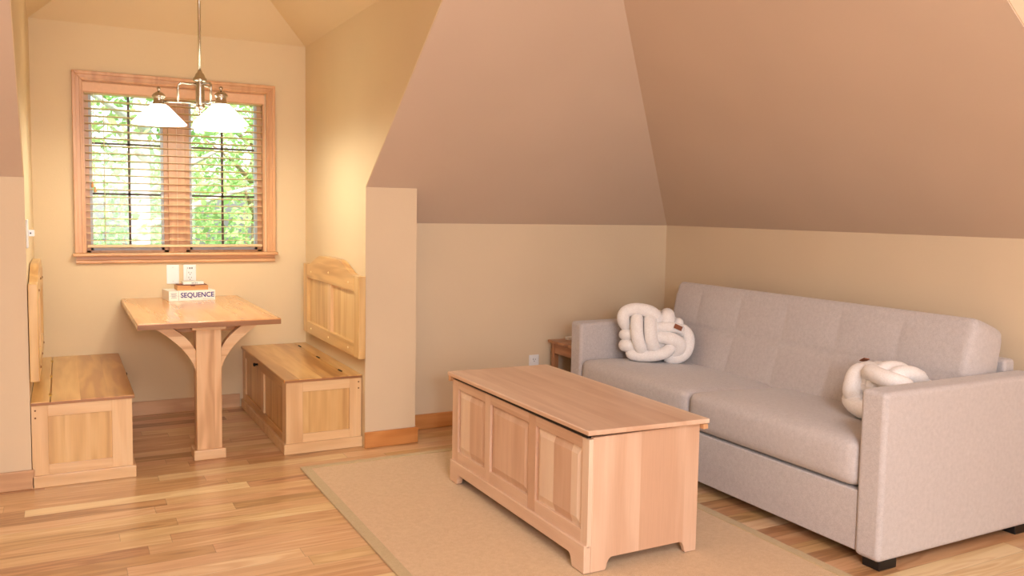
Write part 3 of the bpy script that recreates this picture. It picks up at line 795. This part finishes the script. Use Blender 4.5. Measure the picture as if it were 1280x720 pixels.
MB().add(vs, fs).build('back_cushion', M['sofa'], sf, smooth=True)

# ================================================================ KNOT CUSHIONS
U = 1 / (7.2 * 217)     # metres per measured unit
def knot(name, label, loc, rot):
    base = Vector(loc)
    t = thing(name, label, 'cushion', (0, 0, 0), 'knot cushions on the sofa')
    strands = [  # (u, v, depth towards the viewer in cm), measured from the middle of the knot
        [(-190, 30, -5), (-255, 62, -1), (-298, 125, 2), (-282, 188, 3), (-220, 217, 3.5), (-140, 219, 4), (-50, 197, 4.5), (5, 150, 3), (35, 90, -3)],
        [(-165, 165, -3), (-176, 120, 4.5), (-182, 50, 7), (-170, -50, 7), (-140, -130, 5), (-115, -180, -3)],
        [(-48, 175, -3), (-56, 120, 5), (-60, 50, 7.5), (-50, -50, 7.5), (-28, -120, 5), (0, -170, -3)],
        [(-200, -150, -4), (-208, -192, 1), (-100, -205, 4), (20, -190, 5.5), (100, -158, 5.5), (135, -110, 3), (120, -40, -3)],
        [(90, -218, -2), (190, -222, 1), (266, -180, 2), (301, -100, 2), (300, -20, 1.5), (262, 36, 0), (190, 60, -4)],
        [(-30, -20, 3), (60, -32, 5.5), (150, -46, 6), (208, -80, 5.5), (216, -130, 4), (180, -170, 1), (130, -190, -3)],
        [(-20, 58, 3), (60, 60, 5.5), (150, 62, 5.5), (215, 45, 3), (250, 0, -2)],
        [(110, 110, 2), (108, 150, 3), (112, 172, 0), (115, 165, -6), (110, 110, -9)],
        [(205, 70, 0), (212, 100, 1), (215, 104, -3), (210, 70, -8)],
        [(-190, -15, 1), (-265, -15, 1), (-278, -15, -3), (-200, -15, -9)],
        [(-160, -118, 1), (-250, -115, 1), (-272, -112, -3), (-190, -105, -9)],
        # rear side of the knot
        [(-250, 100, -8), (-150, 160, -11), (0, 170, -12), (150, 130, -10), (230, 40, -8)],
        [(-230, -40, -9), (-80, 0, -13), (90, -10, -13), (240, -60, -8)],
        [(-200, -170, -7), (-60, -170, -11), (110, -190, -10), (230, -150, -7)],
        [(-90, 190, -9), (-100, 60, -14), (-90, -80, -14), (-60, -190, -9)],
        [(90, 190, -8), (80, 60, -14), (80, -80, -14), (90, -200, -9)],
    ]
    rad = [.037, .037, .038, .035, .035, .037, .031, .043, .030, .032, .037, .04, .04, .04, .04, .04]
    b = MB()
    for s_, r_ in zip(strands, rad):
        P_ = smooth_path([(u * U, -w / 100, v * U) for u, v, w in s_], 7)
        n_ = len(P_); taper = [r_ * (1 if 2 < i < n_ - 3 else (.75 if i in (1, 2, n_ - 3, n_ - 2) else .4)) for i in range(n_)]
        b.tube(P_, taper, 16)
    b.ball((0, .015, 0), 1, (.16, .06, .115), 10, 18)
    o = b.build('knotted_rope', M['rope'], t, base=(0, 0, 0), smooth=True)
    q = MB(); q.box(-.026, .026, -.002, .002, -.013, .013); a = Matrix.Translation((190 * U, -.088, 62 * U)) @ Matrix.Rotation(math.radians(22), 4, 'Y') @ Matrix.Rotation(math.radians(18), 4, 'Z')
    q.v = [tuple(a @ Vector(p_)) for p_ in q.v]; q.build('leather_tag', M['leather'], t, base=(0, 0, 0), bevel=.001)
    t.location = base; t.rotation_euler = rot
    return t
k1 = knot('knot_cushion', 'white knotted rope cushion at the far end of the sofa, fully in view', (3.086, 3.981, .646), (math.radians(-8), 0, math.radians(-30)))
k2 = bpy.data.objects.new('knot_cushion', None); COL.objects.link(k2)
for key in ('category', 'group'): k2[key] = k1[key]
k2['label'] = 'white knotted rope cushion peeking over the near sofa arm'
for chd in list(k1.children):
    d_ = chd.copy(); COL.objects.link(d_); d_.parent = k2
k2.location = (3.17, 2.45, .622); k2.rotation_euler = (math.radians(-78), 0, math.radians(80))

# ================================================================ END TABLE
e0, e1, f0, f1, ez = 2.812, 3.26, 4.36, 4.760, .515
et = thing('end_table', 'small brown wooden end table in the corner behind the sofa arm', 'end table', ((e0 + e1) / 2, (f0 + f1) / 2, 0))
MB().box(e0, e1, f0, f1, ez - .018, ez).build('table_top', wood('endtable', 'x', 'y', .12, .35, .1), et, bevel=.004)
for x in (e0 + .018, e1 - .053):
    for y in (f0 + .018, f1 - .053): MB().box(x, x + .035, y, y + .035, 0, ez - .018).build('leg', wood('endtable', 'z', 'x', .3, .35, .1), et, bevel=.002)
b = MB(); b.box(e0 + .022, e0 + .040, f0 + .053, f1 - .053, ez - .085, ez - .018); b.box(e1 - .040, e1 - .022, f0 + .053, f1 - .053, ez - .085, ez - .018)
b.box(e0 + .053, e1 - .053, f0 + .022, f0 + .04, ez - .085, ez - .018); b.box(e0 + .053, e1 - .053, f1 - .04, f1 - .022, ez - .085, ez - .018)
b.split('apron', wood('endtable', 'y', 'z', .3, .35, .1), et, bevel=.002)
wb = thing('small_box', 'tiny white box on the brown end table beside the sofa arm', 'box', (2.925, 4.70, ez))
MB().box(2.920, 2.970, 4.68, 4.72, ez, ez + .020).build('box_body', M['card'], wb, bevel=.002)

# ================================================================ OUTSIDE
struct(MB().box(-40, 40, YB + 1.2, 60, -3.3, -3.1), 'ground', M['grass'])
def tree(label, base, height, r0, crown, n, leafm, barkm, seed, lean=0):
    rr = random.Random(seed)
    t = thing('tree', label, 'tree', base)
    bx, by, bz = base
    path = [(bx + lean * u + .08 * math.sin(3 * u + seed), by, bz + height * u) for u in [i / 8 for i in range(9)]]
    b = MB(); b.tube(path, [r0 * (1 - .6 * i / 8) for i in range(9)], 10)
    for k in range(14):
        h = .35 + .6 * k / 14; p0 = Vector((bx + lean * h, by, bz + height * h)); a = rr.uniform(0, 6.28); L_ = rr.uniform(.8, 1.8)
        b.tube([p0, p0 + Vector((math.cos(a) * L_ * .5, math.sin(a) * L_ * .5, .3)), p0 + Vector((math.cos(a) * L_, math.sin(a) * L_, .5))], [r0 * .3, r0 * .2, .01], 6)
    b.build('trunk', barkm, t, smooth=True)
    b = MB(); clumps = []
    for k in range(46):
        a = rr.uniform(0, 6.28); q = math.sqrt(rr.random())
        clumps.append((crown[0] + crown[3] * q * math.cos(a), crown[1] + crown[4] * q * math.sin(a), crown[2] + crown[5] * rr.uniform(-1, 1), rr.uniform(.25, .6)))
    for i in range(n):
        c_ = clumps[rr.randrange(len(clumps))]
        d_ = Vector((rr.gauss(0, 1), rr.gauss(0, 1), rr.gauss(0, .8))) * c_[3] * .62
        p_ = Vector(c_[:3]) + d_; s_ = rr.uniform(.03, .075)
        e1_ = Vector((rr.uniform(-1, 1), rr.uniform(-1, 1), rr.uniform(-.9, .4))).normalized(); e2_ = e1_.orthogonal().normalized()
        e2_ = (e2_ * math.cos(i) + e1_.cross(e2_) * math.sin(i)) * s_ * .45; e1_ = e1_ * s_
        b.poly([p_ - e1_, p_ + e2_ - e1_ * .1, p_ + e1_, p_ - e2_ - e1_ * .1])
    me = b.build('foliage', leafm, t)
    return t
tree('green tree with a pale trunk outside the left half of the window', (.75, 9.6, -3.1), 7.5, .15, (.7, 9.9, 1.5, 1.0, .7, 1.9), 3000, M['leaf2'], M['bark'], 3, .1)
tree('bushy bright green tree outside the right half of the window', (2.6, 12.6, -3.1), 6.5, .12, (2.4, 12.7, 1.3, 1.4, .9, 2.1), 9000, M['leaf'], M['bark2'], 11, -.2)

hd = thing('hedge', 'wide green hedge far outside, behind the trees, low in the window', 'hedge', (3.0, 17.5, -3.1))
b = MB(); rr = random.Random(5)
for i in range(14):
    x_ = -2 + i * .75; b.tube([(x_, 17.5, -3.1), (x_ + .1, 17.5, -.5), (x_, 17.6, 1.2)], [.06, .04, .01], 6)
b.build('stems', M['bark2'], hd)
b = MB()
for i in range(9000):
    p_ = Vector((rr.uniform(-3, 9), 17.5 + rr.gauss(0, .5), rr.uniform(-3.0, 1.0) + .9 * rr.random() ** 2)); s_ = rr.uniform(.06, .13)
    e1_ = Vector((rr.uniform(-1, 1), rr.uniform(-1, 1), rr.uniform(-.9, .4))).normalized(); e2_ = e1_.orthogonal().normalized() * s_ * .5; e1_ = e1_ * s_
    b.poly([p_ - e1_, p_ + e2_, p_ + e1_, p_ - e2_])
b.build('foliage', M['leaf2'], hd)

# ================================================================ LIGHT
wd = bpy.data.worlds.new('World'); S.world = wd; wd.use_nodes = True; nt = wd.node_tree
bg = nt.nodes['Background']; sk = nt.nodes.new('ShaderNodeTexSky'); sk.sky_type = 'NISHITA'; sk.sun_disc = False
sk.sun_elevation = math.radians(50); sk.sun_rotation = math.radians(200); sk.dust_density = 3
nt.links.new(sk.outputs[0], bg.inputs[0]); bg.inputs[1].default_value = .65
def light(name, typ, loc, energy, color, rot=None, **kw):
    d_ = bpy.data.lights.new(name, typ); d_.energy = energy; d_.color = color
    for k, v in kw.items(): setattr(d_, k, v)
    o = bpy.data.objects.new(name, d_); COL.objects.link(o); o.location = loc
    if rot: o.rotation_euler = rot
    return o
light('sun', 'SUN', (0, 0, 10), 7.5, (1, .96, .88), (math.radians(42), 0, math.radians(-15)), angle=.01)
light('ceiling_lamp', 'AREA', (.7, -1.0, ZC - .03), 110, (.96, .96, 1), (0, 0, 0), shape='RECTANGLE', size=1.4, size_y=1.4)
light('flash', 'POINT', (.02, -1.2, 1.75), 135, (.77, .87, 1), shadow_soft_size=.15)

light('front_fill', 'AREA', (.4, Y_FRONT + .05, 1.45), 60, (.92, .95, 1), (math.radians(90), 0, 0), shape='RECTANGLE', size=3.0, size_y=1.6)  # added soft fill behind the camera; the front wall has no window

# ================================================================ CAMERA
cd = bpy.data.cameras.new('camera'); cam = bpy.data.objects.new('camera', cd); COL.objects.link(cam)
m3 = Matrix((RIGHT, UP, -FWD)).transposed()
cam.matrix_world = Matrix.Translation((0, 0, CAM_H)) @ m3.to_4x4()
cd.sensor_fit = 'HORIZONTAL'; cd.sensor_width = 36; cd.lens = F_PX / 1280 * 36; cd.clip_start = .02
cd.shift_y = (CY_PX - 360) / 1280
S.camera = cam
vs_ = S.view_settings; S.display_settings.display_device = 'sRGB'
vs_.view_transform = 'Standard'; vs_.look = 'None'; vs_.gamma = 1; vs_.exposure = .2; vs_.use_curve_mapping = False
for o in bpy.data.objects:
    if '_b' in o: del o['_b']
